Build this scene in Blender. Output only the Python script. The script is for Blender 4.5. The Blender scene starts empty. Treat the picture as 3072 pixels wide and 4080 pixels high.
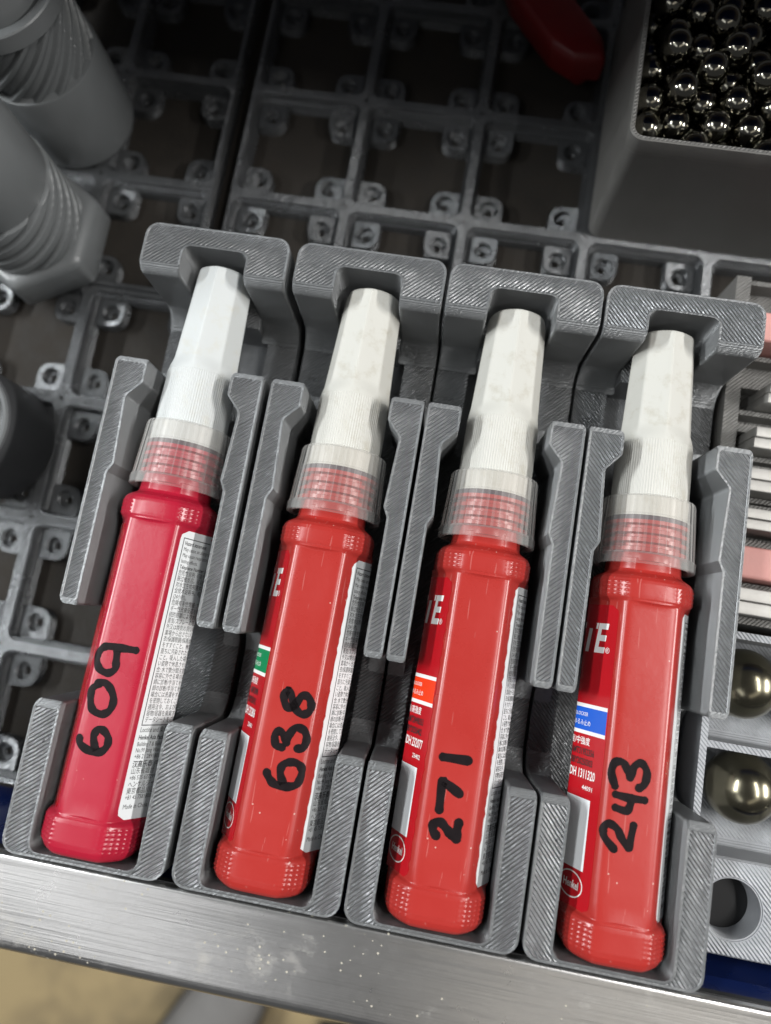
import bpy, bmesh, math, random
import numpy as np
from mathutils import Vector, Matrix
random.seed(7); rng = np.random.default_rng(7)
S = 0.001                                  # everything below is written in millimetres
scene = bpy.context.scene
COL = scene.collection

# ---------------------------------------------------------------- camera, world, lamps, exposure
cam_d = bpy.data.cameras.new('camera'); cam = bpy.data.objects.new('camera', cam_d); COL.objects.link(cam)
cam.location = (91.016*S, 70.528*S, 226.614*S)
cam.rotation_euler = (0.160, 0.047, 0.170)
cam_d.sensor_fit = 'HORIZONTAL'; cam_d.sensor_width = 36.0
cam_d.lens = 2800/3072*36.0
cam_d.clip_start = 0.01; cam_d.clip_end = 50
cam_d.dof.use_dof = True; cam_d.dof.focus_distance = 0.178; cam_d.dof.aperture_fstop = 9.5
scene.camera = cam

world = bpy.data.worlds.new('World'); scene.world = world; world.use_nodes = True
bg = world.node_tree.nodes['Background']
bg.inputs[0].default_value = (0.95, 0.97, 1.0, 1); bg.inputs[1].default_value = 0.07

def lamp(name, loc, target, sx, sy, power, col):
    d = bpy.data.lights.new(name, 'AREA'); d.shape = 'RECTANGLE'; d.size = sx; d.size_y = sy
    d.energy = power; d.color = col
    o = bpy.data.objects.new(name, d); COL.objects.link(o); o.location = loc
    o.rotation_euler = (Vector(target)-Vector(loc)).to_track_quat('-Z', 'Y').to_euler()
    return o
# strip lights of the workshop ceiling, in a row parallel to the cabinet, and one more row in front
lamp('ceiling_lamp', (-0.95, 0.26, 1.60), (0.0, 0.1, 0), 1.20, 0.08, 15, (0.96, 0.99, 1.0))
lamp('ceiling_lamp', (-2.45, 0.26, 1.60), (0.0, 0.1, 0), 1.20, 0.08, 62, (0.96, 0.99, 1.0))
lamp('ceiling_lamp', (0.95, 0.26, 1.60), (0.1, 0.1, 0), 1.20, 0.08, 12, (1.0, 0.985, 0.96))
lamp('ceiling_lamp', (2.45, 0.26, 1.60), (0.1, 0.1, 0), 1.20, 0.08, 54, (1.0, 0.985, 0.96))
lamp('ceiling_lamp', (0.80, -0.80, 1.60), (0.1, 0.1, 0), 1.20, 0.30, 1.0, (1.0, 0.94, 0.84))
lamp('ceiling_lamp', (-0.70, -0.80, 1.60), (0.1, 0.1, 0), 1.20, 0.30, 2.0, (0.98, 0.99, 1.0))

vs = scene.view_settings
vs.view_transform = 'Standard'; vs.look = 'None'; vs.gamma = 1.0; vs.exposure = 0.2; vs.use_curve_mapping = False

# ---------------------------------------------------------------- mesh helpers
def mesh_data(name, V, F, mats=(), mi=None, smooth=False, recalc=True):
    me = bpy.data.meshes.new(name)
    me.from_pydata([(v[0]*S, v[1]*S, v[2]*S) for v in V], [], F)
    for m in mats: me.materials.append(m)
    if mi is not None:
        for p, i in zip(me.polygons, mi): p.material_index = i
    if recalc:
        bm = bmesh.new(); bm.from_mesh(me); bmesh.ops.recalc_face_normals(bm, faces=bm.faces); bm.to_mesh(me); bm.free()
    if smooth:
        for p in me.polygons: p.use_smooth = True
        if smooth != 'all':
            try: me.set_sharp_from_angle(angle=math.radians(smooth if smooth is not True else 35))
            except Exception: pass
    me.update()
    return me
def link(name, me, parent=None, loc=None, rot=None):
    o = bpy.data.objects.new(name, me); COL.objects.link(o)
    if parent is not None: o.parent = parent
    if loc is not None: o.location = [c*S for c in loc]
    if rot is not None: o.rotation_euler = rot
    return o
def obj(name, V, F, mats, parent=None, mi=None, smooth=False, loc=None, rot=None, recalc=True):
    return link(name, mesh_data(name, V, F, mats if isinstance(mats, (list, tuple)) else [mats], mi, smooth, recalc), parent, loc, rot)
def empty(name, loc=(0, 0, 0), rot=(0, 0, 0)):
    o = bpy.data.objects.new(name, None); COL.objects.link(o); o.location = [c*S for c in loc]; o.rotation_euler = rot
    o.empty_display_size = 0.01
    return o
def tag(o, label, cat=None, group=None, kind=None):
    o['label'] = label
    if cat: o['category'] = cat
    if group: o['group'] = group
    if kind: o['kind'] = kind
    return o
class MB:
    def __init__(s): s.V = []; s.F = []; s.M = []
    def add(s, V, F, m=0):
        b = len(s.V); s.V += [tuple(v) for v in V]; s.F += [tuple(b+i for i in f) for f in F]; s.M += [m]*len(F)
    def box(s, x0, x1, y0, y1, z0, z1, m=0):
        V = [(x, y, z) for z in (z0, z1) for y in (y0, y1) for x in (x0, x1)]
        s.add(V, [(0, 2, 3, 1), (4, 5, 7, 6), (0, 1, 5, 4), (2, 6, 7, 3), (0, 4, 6, 2), (1, 3, 7, 5)], m)
    def loft(s, rings, cap0=True, cap1=True, m=0, close=True):
        n = len(rings[0]); V = [p for r in rings for p in r]; F = []
        for k in range(len(rings)-1):
            for i in range(n if close else n-1):
                j = (i+1) % n; F.append((k*n+i, k*n+j, (k+1)*n+j, (k+1)*n+i))
        if cap0: F.append(tuple(range(n-1, -1, -1)))
        if cap1: F.append(tuple((len(rings)-1)*n+i for i in range(n)))
        s.add(V, F, m)
    def build(s, name, mats, parent=None, smooth=False, loc=None, rot=None):
        return obj(name, s.V, s.F, mats, parent, s.M, smooth, loc, rot)
def round_poly(pts, n=6):
    """pts: (x, y, r) corners -> polygon with rounded corners"""
    out = []
    N = len(pts)
    for i in range(N):
        x, y, r = pts[i]; p = Vector((x, y)); a = Vector(pts[i-1][:2]); b = Vector(pts[(i+1) % N][:2])
        if r <= 0: out.append((x, y)); continue
        u = (a-p).normalized(); v = (b-p).normalized()
        ang = u.angle(v); d = r/math.tan(ang/2); d = min(d, (a-p).length*.49, (b-p).length*.49); rr = d*math.tan(ang/2)
        c = p+(u+v).normalized()*(rr/math.sin(ang/2)); s0 = p+u*d; s1 = p+v*d
        a0 = math.atan2(s0.y-c.y, s0.x-c.x); a1 = math.atan2(s1.y-c.y, s1.x-c.x)
        da = (a1-a0+math.pi) % (2*math.pi)-math.pi
        for k in range(n+1):
            t = a0+da*k/n; out.append((c.x+rr*math.cos(t), c.y+rr*math.sin(t)))
    return out
def rrect(x0, x1, y0, y1, r, n=6): return round_poly([(x0, y0, r), (x1, y0, r), (x1, y1, r), (x0, y1, r)], n)
def circ(cx, cy, r, n, z): return [(cx+r*math.cos(2*math.pi*i/n), cy+r*math.sin(2*math.pi*i/n), z) for i in range(n)]

# ---------------------------------------------------------------- materials
def newmat(name):
    m = bpy.data.materials.new(name); m.use_nodes = True
    nt = m.node_tree; b = nt.nodes['Principled BSDF']
    return m, nt, b
def N(nt, t, **k):
    n = nt.nodes.new(t)
    for a, v in k.items():
        if a.startswith('i_'): n.inputs[int(a[2:]) if a[2:].isdigit() else a[2:].replace('_', ' ')].default_value = v
        else: setattr(n, a, v)
    return n
def plain(name, col, rough=0.5, metal=0.0, noise=0.0, nscale=300, bump=0.0, bscale=900, coat=0.0, spec=0.5):
    m, nt, b = newmat(name); L = nt.links
    b.inputs['Base Color'].default_value = (*col, 1); b.inputs['Roughness'].default_value = rough; b.inputs['Metallic'].default_value = metal
    b.inputs['Coat Weight'].default_value = coat; b.inputs['Specular IOR Level'].default_value = spec
    tc = N(nt, 'ShaderNodeTexCoord')
    if noise:
        nz = N(nt, 'ShaderNodeTexNoise', i_Scale=nscale, i_Detail=5.0); L.new(tc.outputs['Object'], nz.inputs['Vector'])
        mx = N(nt, 'ShaderNodeMix', data_type='RGBA')
        mx.inputs['A'].default_value = (*[c*(1-noise) for c in col], 1); mx.inputs['B'].default_value = (*[min(1, c*(1+noise)) for c in col], 1)
        L.new(nz.outputs['Fac'], mx.inputs['Factor']); L.new(mx.outputs['Result'], b.inputs['Base Color'])
        mr = N(nt, 'ShaderNodeMapRange'); mr.inputs['To Min'].default_value = rough*.8; mr.inputs['To Max'].default_value = min(1, rough*1.25)
        L.new(nz.outputs['Fac'], mr.inputs['Value']); L.new(mr.outputs['Result'], b.inputs['Roughness'])
    if bump:
        n2 = N(nt, 'ShaderNodeTexNoise', i_Scale=bscale, i_Detail=3.0); L.new(tc.outputs['Object'], n2.inputs['Vector'])
        bp = N(nt, 'ShaderNodeBump', i_Strength=bump, i_Distance=0.0003); L.new(n2.outputs['Fac'], bp.inputs['Height']); L.new(bp.outputs['Normal'], b.inputs['Normal'])
    return m
def printed(name, col, rough=0.28, angle=45, hatch=0.85, hs=1.1, layer=0.32, ls=0.6, flat_top=False, spec=0.5, metal=0.0):
    """3D-printed plastic: diagonal fill lines on faces that look up, layer lines on all others"""
    m, nt, b = newmat(name); L = nt.links
    tc = N(nt, 'ShaderNodeTexCoord'); geo = N(nt, 'ShaderNodeNewGeometry')
    sp = N(nt, 'ShaderNodeSeparateXYZ'); L.new(geo.outputs['True Normal'], sp.inputs[0])
    up = N(nt, 'ShaderNodeMath', operation='GREATER_THAN'); up.inputs[1].default_value = 0.93; L.new(sp.outputs['Z'], up.inputs[0])
    mp = N(nt, 'ShaderNodeMapping'); mp.inputs['Rotation'].default_value = (0, 0, math.radians(angle)); L.new(tc.outputs['Object'], mp.inputs[0])
    w = N(nt, 'ShaderNodeTexWave', wave_type='BANDS', bands_direction='X'); w.inputs['Scale'].default_value = 2*math.pi/(20*hatch*S)
    w.inputs['Distortion'].default_value = 0.7; w.inputs['Detail'].default_value = 2.0; w.inputs['Detail Scale'].default_value = 0.5
    L.new(mp.outputs[0], w.inputs['Vector'])
    w2 = N(nt, 'ShaderNodeTexWave', wave_type='BANDS', bands_direction='Z'); w2.inputs['Scale'].default_value = 2*math.pi/(20*layer*S)
    w2.inputs['Distortion'].default_value = 0.35; L.new(tc.outputs['Object'], w2.inputs['Vector'])
    # short glints along the fill lines
    mp2 = N(nt, 'ShaderNodeMapping'); mp2.inputs['Scale'].default_value = (1.0, 0.28, 1.0); L.new(mp.outputs[0], mp2.inputs[0])
    nz = N(nt, 'ShaderNodeTexNoise', i_Scale=1700.0, i_Detail=3.0); L.new(mp2.outputs[0], nz.inputs['Vector'])
    big = N(nt, 'ShaderNodeTexNoise', i_Scale=120.0, i_Detail=3.0); L.new(tc.outputs['Object'], big.inputs['Vector'])
    a = N(nt, 'ShaderNodeMath', operation='MULTIPLY'); L.new(w.outputs['Fac'], a.inputs[0]); a.inputs[1].default_value = hs if not flat_top else 0.05
    a2 = N(nt, 'ShaderNodeMath', operation='MULTIPLY_ADD'); L.new(nz.outputs['Fac'], a2.inputs[0]); a2.inputs[1].default_value = 1.1*hs if not flat_top else 1.0; L.new(a.outputs[0], a2.inputs[2])
    s_ = N(nt, 'ShaderNodeMath', operation='MULTIPLY'); L.new(w2.outputs['Fac'], s_.inputs[0]); s_.inputs[1].default_value = ls
    mx = N(nt, 'ShaderNodeMix', data_type='FLOAT'); L.new(up.outputs[0], mx.inputs['Factor']); L.new(s_.outputs[0], mx.inputs['A']); L.new(a2.outputs[0], mx.inputs['B'])
    bp = N(nt, 'ShaderNodeBump', i_Strength=1.0, i_Distance=0.00028); L.new(mx.outputs['Result'], bp.inputs['Height']); L.new(bp.outputs['Normal'], b.inputs['Normal'])
    cm = N(nt, 'ShaderNodeMix', data_type='RGBA'); cm.inputs['A'].default_value = (*[c*.82 for c in col], 1); cm.inputs['B'].default_value = (*[c*1.18 for c in col], 1)
    L.new(big.outputs['Fac'], cm.inputs['Factor']); L.new(cm.outputs['Result'], b.inputs['Base Color'])
    mr = N(nt, 'ShaderNodeMapRange'); mr.inputs['To Min'].default_value = rough*.75; mr.inputs['To Max'].default_value = rough*1.35; L.new(big.outputs['Fac'], mr.inputs['Value'])
    L.new(mr.outputs['Result'], b.inputs['Roughness']); b.inputs['Specular IOR Level'].default_value = spec; b.inputs['Metallic'].default_value = metal
    return m
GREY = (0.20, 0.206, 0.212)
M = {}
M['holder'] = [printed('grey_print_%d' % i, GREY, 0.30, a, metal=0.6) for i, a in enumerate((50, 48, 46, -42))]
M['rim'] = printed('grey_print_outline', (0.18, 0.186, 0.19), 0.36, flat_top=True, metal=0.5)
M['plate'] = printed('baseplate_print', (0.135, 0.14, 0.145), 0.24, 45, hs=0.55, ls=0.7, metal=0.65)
M['tube'] = plain('smooth_grey_print', (0.155, 0.163, 0.166), 0.30, 0, 0.12, 60, 0.05, 2500)
M['tube_shaded'] = plain('shaded_grey_print', (0.035, 0.036, 0.038), 0.55, 0, 0.1, 60)  # grey print with the cup's shaded side put into the colour
M['bin'] = printed('dark_bin_print', (0.18, 0.175, 0.165), 0.36, 45, ls=0.25)
M['light_print'] = printed('pale_grey_print', (0.40, 0.415, 0.44), 0.38, -45, hs=0.8)
M['mat'] = plain('drawer_liner', (0.020, 0.016, 0.012), 0.85, 0, 0.45, 130, 0.5, 700)
M['blue'] = plain('blue_paint', (0.010, 0.030, 0.17), 0.28, 0, 0.1, 90, 0.04, 400, coat=0.3)
M['black'] = plain('black_rubber', (0.01, 0.01, 0.011), 0.5)
M['seal'] = plain('dark_purple_seal', (0.05, 0.022, 0.034), 0.4)
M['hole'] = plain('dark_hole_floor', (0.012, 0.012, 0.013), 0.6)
M['ink'] = plain('black_marker_ink', (0.008, 0.005, 0.006), 0.5, 0, 0.7, 260, 0.2, 900, spec=0.12)
M['print_black'] = plain('black_label_print', (0.015, 0.015, 0.016), 0.45)
M['print_white'] = plain('white_label_print', (0.78, 0.77, 0.75), 0.4)
M['paper'] = plain('white_label_film', (0.76, 0.78, 0.79), 0.3, 0, 0.03, 200)
M['red_label'] = plain('red_label_film', (0.42, 0.006, 0.012), 0.22, 0, 0.06, 200)
M['green'] = plain('green_stripe', (0.0, 0.22, 0.075), 0.25)
M['orange'] = plain('orange_stripe', (0.78, 0.045, 0.008), 0.25)
M['bluestripe'] = plain('blue_stripe', (0.01, 0.10, 0.55), 0.25)
M['pink'] = plain('pink_eraser', (0.62, 0.30, 0.27), 0.6, 0, 0.12, 150, 0.2, 900)
M['redlever'] = plain('red_lever_paint', (0.16, 0.008, 0.008), 0.4, 0, 0.08, 90)
M['steel_bar'] = plain('ground_steel', (0.40, 0.39, 0.37), 0.5, 0.7, 0.2, 260, 0.12, 700)
M['ball'] = plain('polished_black_steel', (0.24, 0.23, 0.195), 0.12, 1.0)
M['bigball'] = plain('polished_steel', (0.25, 0.23, 0.165), 0.22, 1.0, 0.25, 160, 0.05, 500)
M['shoe'] = plain('grey_fabric', (0.16, 0.155, 0.15), 0.8, 0, 0.2, 40)

def bottle_plastic(name, col, dusty):
    m, nt, b = newmat(name); L = nt.links
    tc = N(nt, 'ShaderNodeTexCoord')
    nz = N(nt, 'ShaderNodeTexNoise', i_Scale=45.0, i_Detail=6.0, i_Roughness=0.6); L.new(tc.outputs['Object'], nz.inputs['Vector'])
    mx = N(nt, 'ShaderNodeMix', data_type='RGBA'); mx.inputs['A'].default_value = (*[c*.93 for c in col], 1); mx.inputs['B'].default_value = (*[c*1.07 for c in col], 1)
    L.new(nz.outputs['Fac'], mx.inputs['Factor'])
    # dust specks
    vo = N(nt, 'ShaderNodeTexVoronoi', i_Scale=430.0); L.new(tc.outputs['Object'], vo.inputs['Vector'])
    n3 = N(nt, 'ShaderNodeTexNoise', i_Scale=70.0, i_Detail=2.0); L.new(tc.outputs['Object'], n3.inputs['Vector'])
    ma = N(nt, 'ShaderNodeMath', operation='LESS_THAN'); ma.inputs[1].default_value = 0.085; L.new(vo.outputs['Distance'], ma.inputs[0])
    mb = N(nt, 'ShaderNodeMath', operation='GREATER_THAN'); mb.inputs[1].default_value = 0.60; L.new(n3.outputs['Fac'], mb.inputs[0])
    mc = N(nt, 'ShaderNodeMath', operation='MULTIPLY'); L.new(ma.outputs[0], mc.inputs[0]); L.new(mb.outputs[0], mc.inputs[1])
    md = N(nt, 'ShaderNodeMath', operation='MULTIPLY'); md.inputs[1].default_value = dusty; L.new(mc.outputs[0], md.inputs[0])
    m2 = N(nt, 'ShaderNodeMix', data_type='RGBA'); m2.inputs['B'].default_value = (0.62, 0.42, 0.36, 1)
    L.new(md.outputs[0], m2.inputs['Factor']); L.new(mx.outputs['Result'], m2.inputs['A']); L.new(m2.outputs['Result'], b.inputs['Base Color'])
    mr = N(nt, 'ShaderNodeMapRange'); mr.inputs['To Min'].default_value = 0.14; mr.inputs['To Max'].default_value = 0.46; L.new(nz.outputs['Fac'], mr.inputs['Value'])
    L.new(mr.outputs['Result'], b.inputs['Roughness'])
    n2 = N(nt, 'ShaderNodeTexNoise', i_Scale=600.0, i_Detail=3.0); L.new(tc.outputs['Object'], n2.inputs['Vector'])
    n4 = N(nt, 'ShaderNodeTexNoise', i_Scale=60.0, i_Detail=2.0); L.new(tc.outputs['Object'], n4.inputs['Vector'])
    sm = N(nt, 'ShaderNodeMath', operation='MULTIPLY_ADD'); sm.inputs[1].default_value = 4.0; L.new(n4.outputs['Fac'], sm.inputs[0]); L.new(n2.outputs['Fac'], sm.inputs[2])
    bp = N(nt, 'ShaderNodeBump', i_Strength=0.35, i_Distance=0.00006); L.new(sm.outputs[0], bp.inputs['Height']); L.new(bp.outputs['Normal'], b.inputs['Normal'])
    sc = []
    for ang, sx in ((18, 0.05), (-35, 0.07)):
        mp = N(nt, 'ShaderNodeMapping'); mp.inputs['Rotation'].default_value = (0, 0, math.radians(ang)); mp.inputs['Scale'].default_value = (1, sx, 1); L.new(tc.outputs['Object'], mp.inputs[0])
        ns = N(nt, 'ShaderNodeTexNoise', i_Scale=1300.0, i_Detail=1.0); L.new(mp.outputs[0], ns.inputs['Vector'])
        g = N(nt, 'ShaderNodeMath', operation='GREATER_THAN'); g.inputs[1].default_value = 0.735; L.new(ns.outputs['Fac'], g.inputs[0]); sc.append(g)
    sm2 = N(nt, 'ShaderNodeMath', operation='MAXIMUM'); L.new(sc[0].outputs[0], sm2.inputs[0]); L.new(sc[1].outputs[0], sm2.inputs[1])
    sm3 = N(nt, 'ShaderNodeMath', operation='MULTIPLY'); sm3.inputs[1].default_value = 0.28*dusty; L.new(sm2.outputs[0], sm3.inputs[0])
    m3 = N(nt, 'ShaderNodeMix', data_type='RGBA'); m3.inputs['B'].default_value = (0.62, 0.30, 0.27, 1)
    L.new(sm3.outputs[0], m3.inputs['Factor']); L.new(m2.outputs['Result'], m3.inputs['A']); L.new(m3.outputs['Result'], b.inputs['Base Color'])
    return m
M['red1'] = bottle_plastic('crimson_plastic', (0.37, 0.010, 0.030), 0.2)
M['red2'] = bottle_plastic('red_plastic', (0.36, 0.025, 0.020), 0.75)
def cap_plastic(name, col, dirt):
    m, nt, b = newmat(name); L = nt.links
    tc = N(nt, 'ShaderNodeTexCoord')
    nz = N(nt, 'ShaderNodeTexNoise', i_Scale=190.0, i_Detail=8.0, i_Roughness=0.75); L.new(tc.outputs['Object'], nz.inputs['Vector'])
    cr = N(nt, 'ShaderNodeValToRGB'); cr.color_ramp.elements[0].position = 0.28; cr.color_ramp.elements[1].position = 0.48
    cr.color_ramp.elements[0].color = (*[c*(1-dirt)*f for c, f in zip(col, (1, .96, .88))], 1); cr.color_ramp.elements[1].color = (*col, 1)
    L.new(nz.outputs['Fac'], cr.inputs[0]); L.new(cr.outputs[0], b.inputs['Base Color'])
    b.inputs['Roughness'].default_value = 0.42
    n2 = N(nt, 'ShaderNodeTexNoise', i_Scale=500.0, i_Detail=2.0); L.new(tc.outputs['Object'], n2.inputs['Vector'])
    bp = N(nt, 'ShaderNodeBump', i_Strength=0.06, i_Distance=0.00008); L.new(n2.outputs['Fac'], bp.inputs['Height']); L.new(bp.outputs['Normal'], b.inputs['Normal'])
    return m
M['cap1'] = cap_plastic('clean_white_cap_plastic', (0.53, 0.55, 0.545), 0.04)
M['cap2'] = cap_plastic('soiled_white_cap_plastic', (0.52, 0.515, 0.475), 0.20)
def clear_plastic():
    m, nt, b = newmat('cloudy_clear_plastic'); L = nt.links
    out = nt.nodes['Material Output']
    b.inputs['Base Color'].default_value = (0.80, 0.80, 0.78, 1); b.inputs['Roughness'].default_value = 0.2
    tr = N(nt, 'ShaderNodeBsdfTransparent'); tr.inputs[0].default_value = (0.96, 0.95, 0.94, 1)
    mx = N(nt, 'ShaderNodeMixShader')
    lw = N(nt, 'ShaderNodeLayerWeight'); lw.inputs['Blend'].default_value = 0.35
    mr = N(nt, 'ShaderNodeMapRange'); mr.inputs['To Min'].default_value = 0.04; mr.inputs['To Max'].default_value = 0.50; L.new(lw.outputs['Facing'], mr.inputs['Value'])
    L.new(mr.outputs['Result'], mx.inputs[0]); L.new(tr.outputs[0], mx.inputs[1]); L.new(b.outputs[0], mx.inputs[2]); L.new(mx.outputs[0], out.inputs['Surface'])
    return m
M['clear'] = clear_plastic()
def aluminium():
    m, nt, b = newmat('brushed_aluminium'); L = nt.links
    tc = N(nt, 'ShaderNodeTexCoord')
    b.inputs['Metallic'].default_value = 1.0
    mp = N(nt, 'ShaderNodeMapping'); mp.inputs['Scale'].default_value = (0.012, 1, 1); L.new(tc.outputs['Object'], mp.inputs[0])
    nz = N(nt, 'ShaderNodeTexNoise', i_Scale=1500.0, i_Detail=4.0); L.new(mp.outputs[0], nz.inputs['Vector'])
    bp = N(nt, 'ShaderNodeBump', i_Strength=0.9, i_Distance=0.00007); L.new(nz.outputs['Fac'], bp.inputs['Height']); L.new(bp.outputs['Normal'], b.inputs['Normal'])
    # dried splashes and dust
    big = N(nt, 'ShaderNodeTexNoise', i_Scale=55.0, i_Detail=8.0, i_Roughness=0.75); L.new(tc.outputs['Object'], big.inputs['Vector'])
    r1 = N(nt, 'ShaderNodeMapRange'); r1.inputs['From Min'].default_value = 0.57; r1.inputs['From Max'].default_value = 0.85; L.new(big.outputs['Fac'], r1.inputs['Value'])
    vo = N(nt, 'ShaderNodeTexVoronoi', i_Scale=480.0); L.new(tc.outputs['Object'], vo.inputs['Vector'])
    r2 = N(nt, 'ShaderNodeMath', operation='LESS_THAN'); r2.inputs[1].default_value = 0.14; L.new(vo.outputs['Distance'], r2.inputs[0])
    n3 = N(nt, 'ShaderNodeTexNoise', i_Scale=60.0, i_Detail=3.0); L.new(tc.outputs['Object'], n3.inputs['Vector'])
    r3 = N(nt, 'ShaderNodeMath', operation='GREATER_THAN'); r3.inputs[1].default_value = 0.53; L.new(n3.outputs['Fac'], r3.inputs[0])
    r4 = N(nt, 'ShaderNodeMath', operation='MULTIPLY'); L.new(r2.outputs[0], r4.inputs[0]); L.new(r3.outputs[0], r4.inputs[1])
    r5 = N(nt, 'ShaderNodeMath', operation='MAXIMUM'); L.new(r4.outputs[0], r5.inputs[0]); L.new(r1.outputs['Result'], r5.inputs[1])
    r6 = N(nt, 'ShaderNodeMath', operation='MULTIPLY'); r6.inputs[1].default_value = 0.75; L.new(r5.outputs[0], r6.inputs[0])
    cm = N(nt, 'ShaderNodeMix', data_type='RGBA'); cm.inputs['A'].default_value = (0.66, 0.65, 0.64, 1); cm.inputs['B'].default_value = (0.46, 0.42, 0.32, 1)
    L.new(r6.outputs[0], cm.inputs['Factor']); L.new(cm.outputs['Result'], b.inputs['Base Color'])
    inv = N(nt, 'ShaderNodeMath', operation='SUBTRACT'); inv.inputs[0].default_value = 1.0; L.new(r6.outputs[0], inv.inputs[1]); L.new(inv.outputs[0], b.inputs['Metallic'])
    mr = N(nt, 'ShaderNodeMapRange'); mr.inputs['To Min'].default_value = 0.22; mr.inputs['To Max'].default_value = 0.36; L.new(big.outputs['Fac'], mr.inputs['Value']); L.new(mr.outputs['Result'], b.inputs['Roughness'])
    return m
M['alu'] = aluminium()
def floor_tone():
    m, nt, b = newmat('stained_tan_concrete'); L = nt.links
    tc = N(nt, 'ShaderNodeTexCoord')
    nz = N(nt, 'ShaderNodeTexNoise', i_Scale=9.0, i_Detail=6.0, i_Roughness=0.65); L.new(tc.outputs['Object'], nz.inputs['Vector'])
    cr = N(nt, 'ShaderNodeValToRGB'); e = cr.color_ramp.elements
    e[0].position = 0.30; e[0].color = (0.15, 0.115, 0.065, 1); e[1].position = 0.55; e[1].color = (0.31, 0.235, 0.12, 1)
    L.new(nz.outputs['Fac'], cr.inputs[0]); L.new(cr.outputs[0], b.inputs['Base Color']); b.inputs['Roughness'].default_value = 0.7
    return m
M['floor'] = floor_tone()

# ---------------------------------------------------------------- setting: floor, drawer, cabinet
mb = MB(); mb.box(-3000, 3000, -3000, 3000, -790, -770)
mb.build('floor', [M['floor']])['kind'] = 'structure'
mb = MB(); mb.box(-260, 330, -3.4, 420, -9, -8)
mb.build('drawer_floor', [M['mat']])['kind'] = 'structure'

drawer = empty('drawer_front', (91, -4, -8))
tag(drawer, 'blue drawer front with a bare aluminium pull strip along its top', 'drawer')
inv = (-91, 4, 8)
def prof_x(name, prof, mat, parent, x0=-260, x1=330, smooth=40, off=inv, m=None):
    b = MB(); rings = []
    for x in (x0, x1): rings.append([(x+off[0], y+off[1], z+off[2]) for y, z in prof])
    b.loft(rings)
    return b.build(name, [mat], parent, smooth)
prof_x('front_panel', [(-3.4, -9), (-3.4, 29), (-2.8, 30), (-3.6, 40), (-3.6, 42.6), (-6.0, 42.6), (-6.0, -40), (-4.9, -40), (-4.9, -9)], M['blue'], drawer, smooth=False)
prof_x('seal_strip', [(-1.0, 42.8), (-1.0, 45.0), (-6.0, 45.0), (-6.0, 42.8)], M['black'], drawer, smooth=False)
pr = [(-1.2, 45.2), (-1.2, 46.9), (-1.35, 47.3), (-1.7, 47.55), (-2.2, 47.6), (-2.8, 47.5)]
for k in range(1, 11): pr.append((-2.8-k*1.76, 47.5-0.004*k*k-0.05*k))
yl, zl = pr[-1]
for k in range(1, 13):
    a = math.radians(90+k*15); pr.append((yl-0.3+3.4*math.cos(a), zl-3.4+3.4*math.sin(a)))
pr += [(yl+.4, zl-6.9), (yl+.4, zl-5.2), (-7, 43.6), (-6.2, 45.2)]
prof_x('pull_strip', pr, M['alu'], drawer, smooth=50)

# body of the cabinet that the drawer slides out of (above and behind the frame)
mb = MB(); mb.box(-260, 330, 222, 460, 118, 170)
c = mb.build('cabinet_body', [M['blue']]); c['kind'] = 'structure'

# ---------------------------------------------------------------- baseplates
def plate(name, label, x0, y0, nx, ny, tabs=True, skip=()):
    root = empty(name, (x0, y0, -8)); tag(root, label, 'baseplate', 'drawer baseplates')
    b = MB()
    nseg = 7
    def ring(h, r, z, cx, cy): return [(cx+x, cy+y, z+8) for x, y in rrect(-h, h, -h, h, r, nseg)]
    for i in range(nx):
        for j in range(ny):
            cx, cy = 42*i+21, 42*j+21
            r1 = ring(19.6, 3.4, 0, cx, cy); r0 = []
            for x, y, z in r1:
                dx, dy = x-cx, y-cy; k = 20.97/max(abs(dx), abs(dy)); r0.append((cx+dx*k, cy+dy*k, z))
            b.loft([r0, r1, ring(19.2, 3.1, -0.35, cx, cy), ring(18.5, 2.4, -2.2, cx, cy), ring(18.5, 2.4, -3.8, cx, cy), ring(18.1, 2.0, -4.3, cx, cy), ring(18.1, 2.0, -7.9, cx, cy)], False, False)
    W, H = 42*nx, 42*ny
    b.add([(0.03, 0.03, 0), (W-.03, .03, 0), (W-.03, H-.03, 0), (.03, H-.03, 0), (0.03, 0.03, 8), (W-.03, .03, 8), (W-.03, H-.03, 8), (.03, H-.03, 8)], [(0, 1, 5, 4), (1, 2, 6, 5), (2, 3, 7, 6), (3, 0, 4, 7)])
    me = mesh_data('frame', b.V, b.F, [M['plate']], None, 30)
    link('frame', me, root)
    if tabs:
        for i in range(nx):
            for j in range(ny):
                if (i, j) in skip: continue
                for sx in (-1, 1):
                    for sy in (-1, 1):
                        o = link('magnet_tab', tab_mesh, root, (42*i+21+13*sx, 42*j+21+13*sy, 0))
                        o.rotation_euler = (0, 0, {(1, 1): 0, (-1, 1): math.pi/2, (-1, -1): math.pi, (1, -1): -math.pi/2}[(sx, sy)])
    return root
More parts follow.
